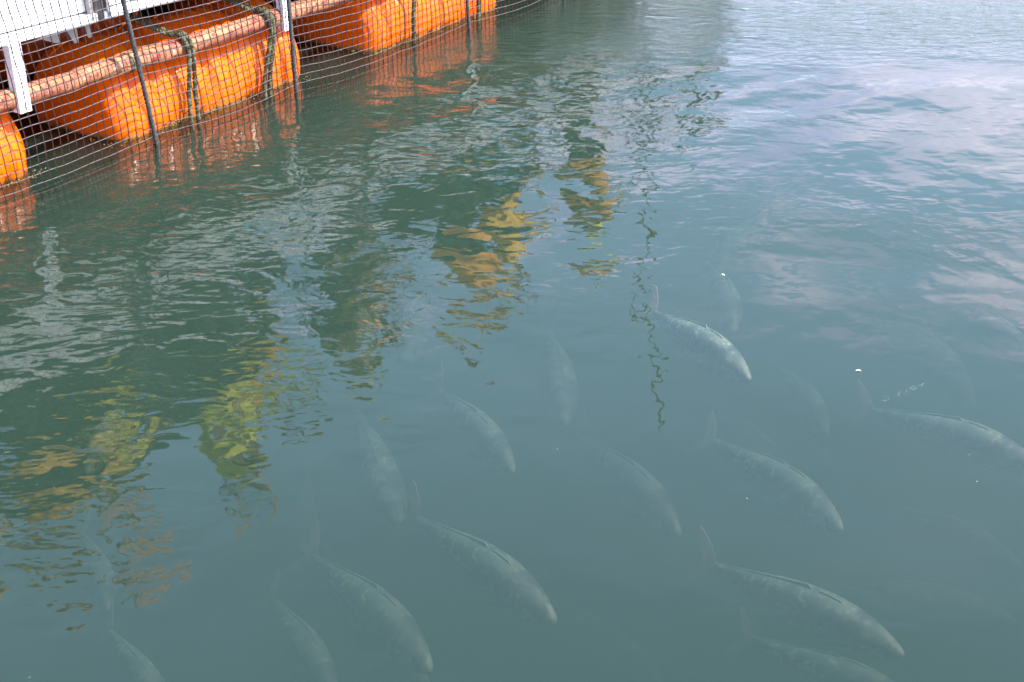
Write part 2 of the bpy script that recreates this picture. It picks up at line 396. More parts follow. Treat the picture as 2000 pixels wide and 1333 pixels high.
# frame under the deck
for v in (-0.35, -1.5, -2.65):
    mb = MB(); mb.box(((U0 + U1) / 2, v, 1.03), (U1 - U0, 0.10, 0.12)); pchild(mb, 'bearer', M['under'])
k = 0
for u in np.arange(-5.0, 7, 1.25):
    mb = MB(); mb.box((u, -1.5, 0.93), (0.09, 2.9, 0.07)); pchild(mb, 'cross_beam', M['under'])
mb = MB(); mb.box(((U0 + U1) / 2, -2.93, 0.35), (U1 - U0, 0.03, 0.84)); pchild(mb, 'added_back_sheet', M['under'], 'dark sheet added to keep the space under the walkway dark')  # added sheet that blocks the bright water behind the floats
# hanging brackets that carry the pipe
for u in (-4.62, -2.445, -0.235, 1.95, 4.15, 6.35):
    mb = MB(); w = 0.080 if u < -1 else 0.070
    mb.box((u, 0.066, 0.60), (w, 0.012, 0.40)); mb.box((u - w / 2 + 0.006, 0.035, 0.60), (0.012, 0.05, 0.40)); mb.box((u + w / 2 - 0.006, 0.035, 0.60), (0.012, 0.05, 0.40))
    pchild(mb, 'hanger', M['white'])
# gusset plates under the lip next to the railing post
for u, w, dp in ((-2.14, 0.26, 0.10), (-1.93, 0.10, 0.13), (-1.80, 0.05, 0.12), (0.35, 0.2, 0.10), (0.62, 0.08, 0.12), (2.7, 0.2, 0.1)):
    mb = MB()
    vs = []
    for dv in (-0.006, 0.006):
        vs += [(u - w / 2, -0.10 + dv, 0.787), (u + w / 2, -0.10 + dv, 0.787), (u + w / 2, -0.10 + dv, 0.787 - dp), (u + w / 2 - 0.03, -0.10 + dv, 0.787 - dp)]
    mb.add(vs, [(0, 1, 2, 3), (7, 6, 5, 4), (0, 4, 5, 1), (1, 5, 6, 2), (2, 6, 7, 3), (3, 7, 4, 0)])
    pchild(mb, 'gusset', M['galv'])
# posts and rail
posts = (-4.1, -1.80, 0.55, 2.9, 5.2, 6.9)
for u in posts:
    mb = MB(); mb.tube([(u, 0.035, 0.80), (u, 0.035, 1.95)], 0.028, 14); pchild(mb, 'post', M['galv'], smooth=True)
    mb = MB(); mb.box((u - 0.062, 0.03, 0.93), (0.022, 0.03, 0.26)); mb.box((u + 0.062, 0.03, 0.93), (0.022, 0.03, 0.26)); mb.box((u, 0.003, 0.93), (0.11, 0.012, 0.2))
    pchild(mb, 'post_bracket', M['galv'])
# the weathered pipe in front of the floats, sagging a little and jointed
def pipe_pt(u): return (u, 0.0, 0.495 + 0.012 * sin(u * 1.1) - 0.012 * (u < -2.0) )
pipe = empty('long_pipe', frame(0, 0, 0))
tag(pipe, 'long weathered pink and rust pipe slung along the front of the orange floats', 'pipe')
joints = [U0, -2.44, 0.02, 3.0, 6.0, U1]
for i in range(len(joints) - 1):
    us = np.arange(joints[i], joints[i + 1] + 0.001, 0.05)
    mb = MB(); mb.tube([pipe_pt(u) for u in us], [0.060 + 0.004 * nz(u, 3, 0, 2.3) for u in us], 20)
    mb.build('pipe_length', M['pipe'], pipe, True)
for u in (-1.62, 0.9, 3.4):
    mb = MB(); mb.tube([(u - 0.012, 0, pipe_pt(u)[2]), (u + 0.012, 0, pipe_pt(u)[2])], 0.066, 18)
    mb.build('band', M['olive_rope'], pipe, True)

# ------------------------------------------------------------------ orange floats
def float_mesh(seed, L=1.78, R=0.455):
    rs = random.Random(seed)
    grooves = []; x = 0.20
    while x < L - 0.15:
        grooves.append((x, rs.uniform(0.026, 0.050), rs.uniform(0.020, 0.036), rs.uniform(-0.5, 0.5))); x += rs.uniform(0.12, 0.24)
    nu, na = 120, 72; vs, fs = [], []
    er = 0.15
    for i in range(nu + 1):
        t = i / nu
        x = -L / 2 + L * (0.5 - 0.5 * cos(pi * t)) if t < 0.12 or t > 0.88 else -L / 2 + L * (0.5 - 0.5 * cos(pi * t))
        x = -L / 2 + L * (0.35 * (0.5 - 0.5 * cos(pi * t)) + 0.65 * t)
        e = min(x + L / 2, L / 2 - x)
        rr = R if e > er else R - er + sqrt(max(0, er * er - (er - e) ** 2))
        for k in range(na):
            a = 2 * pi * k / na; r = rr
            for gx, gd, gw, sl in grooves:
                xx = x + L / 2 - gx - 0.05 * sl * sin(a * 2 + gx * 9)
                r -= gd * math.exp(-(xx / gw) ** 2) * (0.75 + 0.4 * sin(a * 3 + gx * 30))
            r += 0.022 * nz(x * 4, cos(a) * 1.5, sin(a) * 1.5 + seed) + 0.006 * nz(x * 14, cos(a) * 5, sin(a) * 5 + seed)
            vs.append((x, cos(a) * r, sin(a) * r))
    for i in range(nu):
        for k in range(na):
            k2 = (k + 1) % na; fs.append((i * na + k, (i + 1) * na + k, (i + 1) * na + k2, i * na + k2))
    # slightly domed ends
    for end, sgn in ((0, -1), (nu, 1)):
        base = end * na; prev = list(range(base, base + na))
        for q, dome in ((0.6, 0.012), (0.3, 0.018)):
            ring = []
            for k in range(na):
                x, y, z = vs[base + k]; ring.append(len(vs)); vs.append((x + sgn * dome, y * q, z * q))
            for k in range(na):
                k2 = (k + 1) % na; f = (prev[k], prev[k2], ring[k2], ring[k]); fs.append(f if sgn < 0 else f[::-1])
            prev = ring
        cidx = len(vs); vs.append((vs[base][0] + sgn * 0.02, 0, 0))
        for k in range(na):
            k2 = (k + 1) % na; f = (prev[k], prev[k2], cidx); fs.append(f if sgn < 0 else f[::-1])
    mb = MB(); mb.v = vs; mb.f = fs
    return mb
FL_C, FL_V = 0.10, -0.445
float_lab = {0: 'orange float at the left edge of the photo, cut off by it', 1: 'large ribbed orange float with two olive ropes over the pipe above it',
             2: 'orange ribbed float second along the net from the whole near one', 3: 'orange float beyond the top edge, only its reflection near'}
for i, k in enumerate(range(-1, 3)):
    u = -0.87 + 2.5 * k + (0.10 if k == -1 else 0)
    e = empty('orange_float', frame(u, FL_V, FL_C, 0.0))
    if k == 0: lab = 'large ribbed orange float with two olive ropes hanging before it'
    elif k == -1: lab = 'orange float showing only its right end at the left edge'
    elif k == 1: lab = 'orange float farther along, cut by the top edge of the photo'
    else: lab = 'black float beyond the farthest orange one, reflected dark at the top'
    if k == 2: lab = 'black float beyond the farthest orange one, past the top edge of the photo'
    if k < 2: tag(e, lab, 'float', 'orange floats in the front row')
    else: e.name = 'black_float'; tag(e, lab, 'float', 'black floats in the front row')
    mb = float_mesh(11 + k); mb.build('shell', M['float'] if k < 2 else M['boot'], e, True)
    w = MB()                                                   # weed clinging to the waterline
    rs = random.Random(50 + k)
    for q in range(260):
        x = rs.uniform(-0.9, 0.9); v0 = rs.uniform(-0.01, 0.035)
        c = Vector((x, 0.448 + v0, -FL_C + rs.uniform(-0.02, 0.02)))
        if rs.random() < 0.3: c = Vector((rs.choice((-0.93, 0.91)) + rs.uniform(-0.03, 0.03), rs.uniform(-0.2, 0.45), -FL_C + rs.uniform(-0.01, 0.012)))
        d = Vector((rs.uniform(-1, 1), rs.uniform(-1, 1), rs.uniform(-0.3, 0.6))).normalized() * rs.uniform(0.008, 0.022); n_ = Vector((rs.uniform(-1, 1), 0.4, 1)).normalized().cross(d).normalized() * 0.005
        w.add([c - n_, c + n_, c + d], [(0, 1, 2)])
    tag(w.build('weed', M['weed'], e), kind='stuff')
proto = None
for k in range(-1, 2):
    e = empty('orange_float', frame(-0.89 + 2.5 * k + 0.1, -2.2, FL_C))
    tag(e, ('orange float in the back row behind the one at the left edge', 'orange float in the back row behind the large near one', 'orange float in the back row behind the far one')[k + 1], 'float', 'orange floats in the back row')
    if proto is None: mb = float_mesh(77); proto = mb.build('shell', M['float'], e, True).data
    else:
        o = bpy.data.objects.new('shell', proto); C.objects.link(o); o.parent = e

# ------------------------------------------------------------------ ropes
def twisted(pts, r, name, m, parent, strands=3, pitch=0.07, n=6):
    pts = [Vector(p) for p in pts]; fine = []
    for i in range(len(pts) - 1):                                # catmull-rom
        p0, p1, p2, p3 = pts[max(i - 1, 0)], pts[i], pts[i + 1], pts[min(i + 2, len(pts) - 1)]
        st = max(3, int((p2 - p1).length / 0.012))
        for j in range(st):
            t = j / st
            fine.append(0.5 * ((2 * p1) + (p2 - p0) * t + (2 * p0 - 5 * p1 + 4 * p2 - p3) * t * t + (3 * p1 - p0 - 3 * p2 + p3) * t ** 3))
    fine.append(pts[-1]); mb = MB(); up = Vector((0.3, 0.9, 0.2)); L = 0.0
    paths = [[] for _ in range(strands)]
    for i, p in enumerate(fine):
        t = (fine[min(i + 1, len(fine) - 1)] - fine[max(i - 1, 0)]).normalized()
        a = t.cross(up).normalized(); up = a.cross(t).normalized()
        if i: L += (p - fine[i - 1]).length
        for s_ in range(strands):
            q = 2 * pi * (L / pitch + s_ / strands); paths[s_].append(p + (a * cos(q) + up * sin(q)) * r * 0.5)
    for pth in paths: mb.tube(pth, r * 0.58, n)
    return mb.build(name, m, parent, True)
def rope_thing(label, paths, r, m, group=None, name='rope', strands=3, cat='rope'):
    e = empty(name, frame(0, 0, 0)); tag(e, label, cat, group)
    for p in paths: twisted(p, r, 'rope_line', m, e, strands)
    return e
def over_pipe(u, lean, back):
    return [(u + back[0], back[1], back[2]), (u + back[0] * 0.55, back[1] * 0.5, back[2] * 0.52 + 0.30), (u - 0.03, -0.055, 0.575), (u + 0.0, 0.02, 0.578), (u + 0.01, 0.075, 0.53),
            (u + 0.015, 0.088, 0.42), (u + lean * 0.6, 0.080, 0.2), (u + lean, 0.075, 0.02), (u + lean + 0.01, 0.05, -0.25)]
g = 'olive ropes slung over the pipe'
rope_thing('olive mooring rope crossing the pipe just right of the near black net rope', [over_pipe(-1.20, -0.02, (-0.22, -0.75, 0.74)), [(x + 0.034, y + 0.004, z) for x, y, z in over_pipe(-1.20, 0.01, (-0.22, -0.75, 0.74))]], 0.016, M['olive_rope'], g)
rope_thing('olive mooring rope crossing the pipe just left of the second white hanger', [over_pipe(-0.44, -0.08, (-0.20, -0.75, 0.74)), [(x + 0.034, y, z) for x, y, z in over_pipe(-0.44, -0.06, (-0.2, -0.75, 0.74))]], 0.017, M['olive_rope'], g)
rope_thing('olive mooring rope hanging down the middle of the far float', [over_pipe(1.17, 0.0, (-0.2, -0.75, 0.74))], 0.02, M['olive_rope'], g)
rope_thing('olive mooring rope hanging near the right end of the far float', [over_pipe(2.05, 0.0, (-0.2, -0.75, 0.74))], 0.02, M['olive_rope'], g)
rope_thing('olive mooring rope beyond the far float, seen as a dark streak in the water', [over_pipe(3.75, 0.0, (-0.2, -0.75, 0.74))], 0.022, M['olive_rope'], g)

# ------------------------------------------------------------------ the net
net = empty('cage_net', frame(0, 0, 0))
tag(net, 'dark small-meshed net hung in front of the floats down into the water', 'net')
CELL = 0.056
VR = [(-3.9, -4.0), (-1.72, -1.635), (-0.30, -0.33), (1.70, 1.74), (3.2, 3.2), (4.7, 4.7), (6.4, 6.4)]   # (u at rail, u at water) of the black ropes
def net_pt(u, s):
    """u along, s height; the net leans out over the water at its foot and bellies between the black ropes"""
    near = min(abs(u - (a + (b_ - a) * max(0, 1 - s))) for a, b_ in VR)
    belly = min(near, 0.8)
    v = 0.135 + 0.05 * (1.2 - s) + 0.03 * belly * sin(pi * min(1, max(0, s / 1.3))) + 0.015 * nz(u, s, 0, 1.3)
    sag = -0.035 * sin(min(1.0, near / 0.75) * pi / 2) * (0.4 + 0.6 * max(0, 1.2 - s))
    jit = 0.006 * nz(u * 3, s * 3, 5, 2.2)
    # drag of the net towards the left as it goes down, as its twine hangs
    du = 0.02 * nz(u, s * 2, 9, 2.0) + 0.065 * (1.0 - s) * (1.0 if u < -0.8 else max(0, 1 - (u + 0.8) / 1.0)) * 0.9
    return (u + du, v, s + sag + jit)
US = np.arange(-4.4, 6.95, CELL); SS = np.arange(-0.28, 1.92, CELL)
mb = MB()
def fast_tube(mb, pts, r):
    n = 4; vs, fs = [], []
    P_ = [Vector(p) for p in pts]
    for i, p in enumerate(P_):
        t = (P_[min(i + 1, len(P_) - 1)] - P_[max(i - 1, 0)]).normalized(); a = t.cross(Vector((0, 1, 0.01))).normalized(); b2 = a.cross(t)
        knot = 1.0
        for k in range(n):
            q = pi / 2 * k + 0.4; vs.append(p + (a * cos(q) + b2 * sin(q)) * r * knot)
    for i in range(len(P_) - 1):
        for k in range(n):
            k2 = (k + 1) % n; fs.append((i * n + k, i * n + k2, (i + 1) * n + k2, (i + 1) * n + k))
    mb.add(vs, fs)
for u in US: fast_tube(mb, [net_pt(u, s) for s in SS], 0.0036)
o = mb.build('netting', M['net'], net); o['kind'] = 'stuff'
mb = MB()
for s in SS: fast_tube(mb, [net_pt(u, s) for u in US], 0.0031)
o = mb.build('netting', M['net_pale'], net); o['kind'] = 'stuff'
kb = MB(); rs = random.Random(4)
for u in US:
    for s in SS:
        p = Vector(net_pt(u, s)); r = 0.0042
        kb.add([p + Vector(d) * r for d in ((1, 0, 0), (-1, 0, 0), (0, 1, 0), (0, -1, 0), (0, 0, 1), (0, 0, -1))],
               [(0, 2, 4), (2, 1, 4), (1, 3, 4), (3, 0, 4), (2, 0, 5), (1, 2, 5), (3, 1, 5), (0, 3, 5)])
o = kb.build('knots', M['net_pale'], net); o['kind'] = 'stuff'
for a, b_ in VR:
    pts = []
    for s in np.linspace(1.9, -0.25, 16):
        uu = a + (b_ - a) * (1 - max(0, s)); p = net_pt(uu, s); pts.append((uu, p[1] + 0.006, s))
    twisted(pts, 0.016, 'net_rope', M['black_rope'], net)
twisted([net_pt(u, 1.9) for u in np.arange(-4.4, 6.95, 0.4)], 0.012, 'top_rope', M['black_rope'], net)

# the sunken net as a closed sheet, added to darken the nearby water
mb = MB(); us = np.arange(-5.0, 6.9, 0.22); zs = (-0.05, -0.12, -0.3, -0.7, -1.3, -2.0, -2.6); n_ = len(us)
for off in (0.0, -0.02):
    o0 = len(mb.v)
    mb.v += [(float(u), 0.175 + off + 0.03 * nz(u, z, 3, 1.5), z + (0.03 * nz(u, 1, 1, 4) if z > -0.1 else 0)) for z in zs for u in us]
    mb.f += [tuple(o0 + q for q in (j * n_ + i, j * n_ + i + 1, (j + 1) * n_ + i + 1, (j + 1) * n_ + i)) for j in range(len(zs) - 1) for i in range(n_ - 1)]
o = mb.build('darkening_net_sheet', M['under'], net, True); o['kind'] = 'stuff'

# ------------------------------------------------------------------ gear on the walkway
def tarp_stack(u, v, su, sv, sh, lab):
    e = empty('feed_stack', frame(u, v, DECK)); tag(e, lab, 'covered stack', 'covered stacks on the walkway')
    bm = bmesh.new(); bmesh.ops.create_cube(bm, size=1.0)
    bmesh.ops.subdivide_edges(bm, edges=bm.edges[:], cuts=12, use_grid_fill=True)
    for vtx in bm.verts:
        c = vtx.co; z = c.z + 0.5; fl = 1 + 0.06 * (1 - z)
        k = 0.03 * nz(c.x * 4 + u, c.y * 4, z * 3) + 0.02 * nz(c.x * 11, c.y * 11 + u, z * 5)
        vtx.co = Vector((c.x * su * fl + k, c.y * sv * fl + k, max(0.004, z * sh + (0.06 * nz(c.x * 3 + u, c.y * 3, 0) if z > 0.9 else 0))))
    bmesh.ops.smooth_vert(bm, verts=[x for x in bm.verts if x.co.z > 0.02], factor=0.5, use_axis_x=True, use_axis_y=True, use_axis_z=True)
    me = bpy.data.meshes.new('cover'); bm.to_mesh(me); bm.free(); me.materials.append(M['tarp'])
    me.polygons.foreach_set('use_smooth', [True] * len(me.polygons))
    o = bpy.data.objects.new('cover', me); C.objects.link(o); o.parent = e
    for hh in (0.3, 0.68):
        mb = MB(); r1, r2 = su * 0.53, sv * 0.56
        ring = [(r1 * x, r2 * y, sh * hh) for x, y in ((-1, -1), (1, -1), (1, 1), (-1, 1), (-1, -1))]
        mb.tube(ring, 0.008, 6); mb.build('tie_cord', M['black_rope'], e, True)
tarp_stack(-1.2, -1.25, 2.1, 0.9, 1.75, 'tall dark green tarpaulin covered stack reflected dark in the water at left')
tarp_stack(2.65, -1.25, 1.7, 0.9, 1.05, 'lower dark green covered stack reflected beside the central figures')
tarp_stack(-4.0, -1.45, 1.7, 0.9, 1.5, 'dark green covered stack beyond the left edge of the photo')

def pole(u, v, pts, r, lab, m=M['bamboo'], flag=None):
    e = empty('bamboo_pole', frame(u, v, DECK)); tag(e, lab, 'pole', None)
    P0 = [Vector((0, 0, 0)) + Vector(p) for p in pts]; mb = MB(); mb.tube(P0, [r * (1 - 0.5 * i / (len(P0) - 1)) for i in range(len(P0))], 10); mb.build('cane', m, e, True)
    for i in range(1, len(P0) - 1):
        mb = MB(); d = (P0[i + 1] - P0[i]).normalized() * 0.012; mb.tube([P0[i] - d, P0[i] + d], r * 1.2, 10); mb.build('node', m, e, True)
    if flag:
        (fx, fz, fw, fh, mm) = flag; mb = MB(); nx_, nz_ = 14, 8
        for side in (0, 0.004):
            pass
        vs = [(fx + fw * i / nx_, 0.05 * sin(i * 0.9) * i / nx_ + 0.01 * j, fz + fh * j / nz_ - 0.05 * (i / nx_) ** 2) for j in range(nz_ + 1) for i in range(nx_ + 1)]
        mb.add(vs, [(j * (nx_ + 1) + i, j * (nx_ + 1) + i + 1, (j + 1) * (nx_ + 1) + i + 1, (j + 1) * (nx_ + 1) + i) for j in range(nz_) for i in range(nx_)])
        fo = mb.build('flag', mm, e, True); md = fo.modifiers.new('thick', 'SOLIDIFY'); md.thickness = 0.004
    return e
pole(6.05, -0.25, [(0, 0, 0), (-0.15, 0, 0.7), (-0.3, 0.0, 1.5), (-0.1, 0, 2.5), (0.05, 0, 3.6), (0.12, 0, 5.05)], 0.030, 'thin tall bamboo pole reflected as a long wavering dark line in the blue water')
pole(6.75, -0.2, [(0, 0, 0), (0.02, 0, 0.6), (0.0, 0.0, 1.4)], 0.05, 'short dark post reflected at the top of the photo')
pole(-1.75, -0.75, [(0, 0, 0), (0.02, 0, 1.4), (0.0, 0, 2.9)], 0.018, 'slim pole with a pale pink flag reflected at lower left', flag=(0.0, 2.38, 0.42, 0.40, M['pink_cloth']))

def landing_net(u, v, lab, tilt):
    e = empty('landing_net', frame(u, v, DECK)); tag(e, lab, 'hand net')
    h = MB(); d = Vector((sin(tilt), 0.10, cos(tilt))); h.tube([d * 0.0, d * 2.1], 0.014, 8); h.build('handle', M['galv'], e, True)
    r = MB(); c = d * 2.35; side = Vector((cos(tilt), 0, -sin(tilt))); r.tube([c + d * 0.25 * cos(a) + side * 0.2 * sin(a) for a in np.linspace(0, 2 * pi, 25)], 0.010, 8); r.build('hoop', M['yellow_cloth'], e, True)
    bgm = MB()
    for q in range(14):
        a = 2 * pi * q / 14; st = c + d * 0.25 * cos(a) + side * 0.2 * sin(a)
        bgm.tube([st, st.lerp(c + Vector((0, -0.25, -0.15)), 0.5) + Vector((0, -0.08, 0)), c + Vector((0, -0.3, -0.2))], 0.004, 4)
    for f_ in (0.35, 0.65):
        bgm.tube([(c + d * 0.25 * cos(a) + side * 0.2 * sin(a)).lerp(c + Vector((0, -0.3, -0.2)), f_) for a in np.linspace(0, 2 * pi, 15)], 0.004, 4)
    tag(bgm.build('bag', M['tarp'], e), kind='stuff')
landing_net(-1.30, -0.35, 'hand net with yellow hoop leaning up beside the reflected people at left', 0.18)

# ------------------------------------------------------------------ people on the walkway (seen in the water)
def skin_obj(name, V, E_, root, m, parent, sub=2):
    """V: dict key -> ((x,y,z), r); E_: list of key pairs. One continuous skinned surface."""
    keys = list(V); me = bpy.data.meshes.new(name)
    me.from_pydata([V[k][0] for k in keys], [(keys.index(a), keys.index(b2)) for a, b2 in E_], [])
    o = bpy.data.objects.new(name, me); C.objects.link(o)
    o.modifiers.new('skin', 'SKIN')
    if not me.skin_vertices:
        bpy.context.view_layer.objects.active = o
    lay = me.skin_vertices[0].data if me.skin_vertices else None
    for i, k in enumerate(keys):
        r = V[k][1]; r = (r, r) if isinstance(r, (int, float)) else r
        lay[i].radius = r; lay[i].use_root = (k == root)
    s = o.modifiers.new('sub', 'SUBSURF'); s.levels = sub; s.render_levels = sub
    dg = bpy.context.evaluated_depsgraph_get(); dg.update()
    ev = o.evaluated_get(dg); nm = bpy.data.meshes.new_from_object(ev)
    o.modifiers.clear(); o.data = nm; bpy.data.meshes.remove(me)
    nm.materials.clear(); nm.materials.append(m)
    nm.polygons.foreach_set('use_smooth', [True] * len(nm.polygons))
    o.parent = parent
    return o
def lerp3(a, b2, t): return tuple(a[i] + (b2[i] - a[i]) * t for i in range(3))
def person(u, v, face, lean, larm, rarm, top, legs, cap, lab, scale=1.0, vest=None):
    e = empty('person', frame(u, v, DECK, face)); e.scale = e.scale * scale
    tag(e, lab, 'person', 'people standing on the walkway')
    ly, lz = sin(lean), cos(lean)
    pel = (0, 0, 0.93); def_sp = lambda d, x=0, f=0: (x, ly * d + f * lz, 0.93 + lz * d - f * ly)
    sp = def_sp(0.22); ch = def_sp(0.42); nk = def_sp(0.56, 0, 0.01); hd = def_sp(0.66, 0, 0.03); ht = def_sp(0.76, 0, 0.02)
    V = {'pel': (pel, (0.15, 0.11)), 'sp': (sp, (0.135, 0.095)), 'ch': (ch, (0.155, 0.105)), 'nk': (nk, 0.055), 'hd': (hd, (0.075, 0.09)), 'ht': (ht, (0.072, 0.085)),
         'nose': (def_sp(0.665, 0, 0.125), 0.014)}
    E_ = [('pel', 'sp'), ('sp', 'ch'), ('ch', 'nk'), ('nk', 'hd'), ('hd', 'ht'), ('hd', 'nose')]
    pts = {}
    for sx, tgt, nm in ((-1, larm, 'l'), (1, rarm, 'r')):
        sh = def_sp(0.47, sx * 0.17); hand = Vector(tgt); s0 = Vector(sh); d = hand - s0
        if d.length > 0.54: hand = s0 + d.normalized() * 0.54; d = hand - s0
        h_ = sqrt(max(0.0, 0.28 ** 2 - (d.length / 2) ** 2)); pole_ = Vector((sx * 0.6, -0.3, -0.7)); ax = d.normalized(); pp = (pole_ - ax * pole_.dot(ax)).normalized()
        el = s0 + d / 2 + pp * h_
        V[nm + 'sh'] = (sh, 0.060); V[nm + 'el'] = (tuple(el), 0.043); V[nm + 'fa'] = (tuple(el.lerp(hand, 0.35)), 0.042); V[nm + 'wr'] = (tuple(hand), 0.027)
        fd = (hand - el).normalized(); sd = fd.cross(Vector((0, 0, 1))); sd = (sd if sd.length > 0.1 else Vector((1, 0, 0))).normalized()
        palm = hand + fd * 0.05; V[nm + 'pa'] = (tuple(palm), (0.034, 0.020))
        E_ += [('ch', nm + 'sh'), (nm + 'sh', nm + 'el'), (nm + 'el', nm + 'fa'), (nm + 'fa', nm + 'wr'), (nm + 'wr', nm + 'pa')]
        dn = fd.cross(sd).normalized()
        for q, ln in enumerate((0.066, 0.078, 0.072, 0.055)):
            b0 = palm + fd * 0.035 + sd * (q - 1.5) * 0.021; b1 = b0 + fd * ln * 0.5; b2_ = b1 + (fd * 0.8 + dn * 0.6).normalized() * ln * 0.5
            for kk, pt in enumerate((b0, b1, b2_)): V['%sf%d%d' % (nm, q, kk)] = (tuple(pt), 0.0088)
            E_ += [(nm + 'pa', '%sf%d0' % (nm, q)), ('%sf%d0' % (nm, q), '%sf%d1' % (nm, q)), ('%sf%d1' % (nm, q), '%sf%d2' % (nm, q))]
        th0 = palm - sd * 0.035 - fd * 0.01; th1 = th0 - sd * 0.018 + fd * 0.035
        V[nm + 't0'] = (tuple(th0), 0.0105); V[nm + 't1'] = (tuple(th1), 0.0095); E_ += [(nm + 'pa', nm + 't0'), (nm + 't0', nm + 't1')]
        pts[nm] = (sh, tuple(el), tuple(hand))
    leg = {}
    for sx, nm in ((-1, 'l'), (1, 'r')):
        hp = (sx * 0.09, 0, 0.86); kn = (sx * 0.11, 0.03, 0.49); an = (sx * 0.12, -0.01, 0.09); to = (sx * 0.14, 0.14, 0.035)
        V[nm + 'hp'] = (hp, 0.085); V[nm + 'kn'] = (kn, 0.056); V[nm + 'cf'] = (lerp3(kn, an, 0.35), 0.056); V[nm + 'an'] = (an, 0.038); V[nm + 'to'] = (to, (0.04, 0.028))
        E_ += [('pel', nm + 'hp'), (nm + 'hp', nm + 'kn'), (nm + 'kn', nm + 'cf'), (nm + 'cf', nm + 'an'), (nm + 'an', nm + 'to')]
        leg[nm] = (hp, kn, an, to)
    skin_obj('body', V, E_, 'pel', M['skin'], e)
    T = {'a': ((0, 0, 0.90), (0.175, 0.135)), 'b': (sp, (0.165, 0.125)), 'c': (ch, (0.185, 0.135)), 'd': (def_sp(0.51), (0.09, 0.08))}; TE = [('a', 'b'), ('b', 'c'), ('c', 'd')]
    for nm in 'lr':
        sh, el, ha = pts[nm]; T[nm + '1'] = (sh, 0.083); T[nm + '2'] = (el, 0.064); T[nm + '3'] = (lerp3(el, ha, 0.82), 0.048); TE += [('c', nm + '1'), (nm + '1', nm + '2'), (nm + '2', nm + '3')]
    skin_obj('shirt', T, TE, 'b', top, e)
    if vest:
        T = {'a': (def_sp(0.08), (0.20, 0.165)), 'b': (sp, (0.205, 0.165)), 'c': (def_sp(0.40), (0.20, 0.165)), 'd': (def_sp(0.50), (0.13, 0.12))}
        skin_obj('life_vest', T, [('a', 'b'), ('b', 'c'), ('c', 'd')], 'b', vest, e)
    T = {'p': ((0, 0, 0.93), (0.172, 0.13))}; TE = []
    for nm in 'lr':
        hp, kn, an, to = leg[nm]; T[nm + '1'] = (hp, 0.105); T[nm + '2'] = (kn, 0.080); T[nm + '3'] = (lerp3(kn, an, 0.85), 0.068); TE += [('p', nm + '1'), (nm + '1', nm + '2'), (nm + '2', nm + '3')]
    skin_obj('trousers', T, TE, 'p', legs, e)
    for nm in 'lr':
        hp, kn, an, to = leg[nm]; bt = {'a': ((an[0], an[1], 0.22), 0.06), 'b': ((an[0], an[1], 0.07), 0.06), 'c': ((to[0], to[1], 0.045), (0.05, 0.045))}
        skin_obj('boot', bt, [('a', 'b'), ('b', 'c')], 'b', M['boot'], e)
    hr = {'a': (def_sp(0.68, 0, -0.02), (0.088, 0.09)), 'b': (def_sp(0.77, 0, 0.0), (0.08, 0.085))}
    skin_obj('hair', hr, [('a', 'b')], 'a', M['hair'], e)
    # cap: a dome and a brim
    cp = MB(); rings = 7; nn = 18; vs, fs = [], []
    for i in range(rings + 1):
        q = i / rings * pi / 2
        for k in range(nn):
            a = 2 * pi * k / nn; vs.append(def_sp(0.74 + 0.095 * sin(q), 0.108 * cos(q) * cos(a), 0.015 + 0.118 * cos(q) * sin(a)))
    fs = [(i * nn + k, i * nn + (k + 1) % nn, (i + 1) * nn + (k + 1) % nn, (i + 1) * nn + k) for i in range(rings) for k in range(nn)]
    cp.add(vs, fs); c_ = cp.build('cap', cap, e, True); md = c_.modifiers.new('thick', 'SOLIDIFY'); md.thickness = 0.006
    br = MB(); vs, fs = [], []
    wide = 0.11
    for i in range(13):
        a = pi * i / 12
        for rr, dz in ((0.0, 0.0), (wide, -0.012)):
            vs.append(def_sp(0.738 + dz, (0.105 + rr * 0.6) * cos(a), 0.015 + (0.115 + rr) * sin(a)))
    fs = [(2 * i, 2 * i + 1, 2 * i + 3, 2 * i + 2) for i in range(12)]; br.add(vs, fs); bo = br.build('brim', cap, c_, True); md = bo.modifiers.new('thick', 'SOLIDIFY'); md.thickness = 0.005
    return e
person(-3.35, -0.35, 0.1, 0.15, (-0.30, 0.45, 1.35), (0.34, 0.38, 1.15), M['yellow_cloth'], M['olive_cloth'], M['lime_cloth'], 'person in a golden shirt at the far left edge of the reflections', vest=M['orange_cloth'])
person(-0.45, -0.45, 0.3, 0.10, (-0.25, 0.35, 1.20), (0.40, 0.40, 1.50), M['lime_cloth'], M['dark_cloth'], M['pink_cloth'], 'person in a lime shirt and pink cap at the right end of the tall stack', scale=1.0, vest=M['yellow_cloth'])
person(-2.60, -0.28, 0.15, 0.12, (-0.30, 0.42, 1.25), (0.30, 0.40, 1.45), M['yellow_cloth'], M['dark_cloth'], M['yellow_cloth'], 'leftmost person in a golden jacket and cap, arms held out towards the water', vest=M['yellow_cloth'])
person(-1.75, -0.60, -0.3, 0.05, (-0.20, 0.30, 1.10), (0.22, 0.30, 1.15), M['yellow_cloth'], M['dark_cloth'], M['pink_cloth'], 'person in a golden shirt and pink cap in front of the tall covered stack', vest=M['lime_cloth'])
person(-0.95, -0.22, -0.15, 0.20, (-0.35, 0.45, 1.62), (0.38, 0.40, 1.35), M['lime_cloth'], M['dark_cloth'], M['lime_cloth'], 'person in a yellow-green jacket and cap raising one arm beside the hand net', vest=M['lime_cloth'], scale=1.05)
person(0.55, -0.30, 0.2, 0.30, (-0.20, 0.50, 1.0), (0.25, 0.45, 1.1), M['olive_cloth'], M['dark_cloth'], M['lime_cloth'], 'person in an olive shirt leaning forward under a yellow-green cap', vest=M['olive_cloth'], scale=0.97)
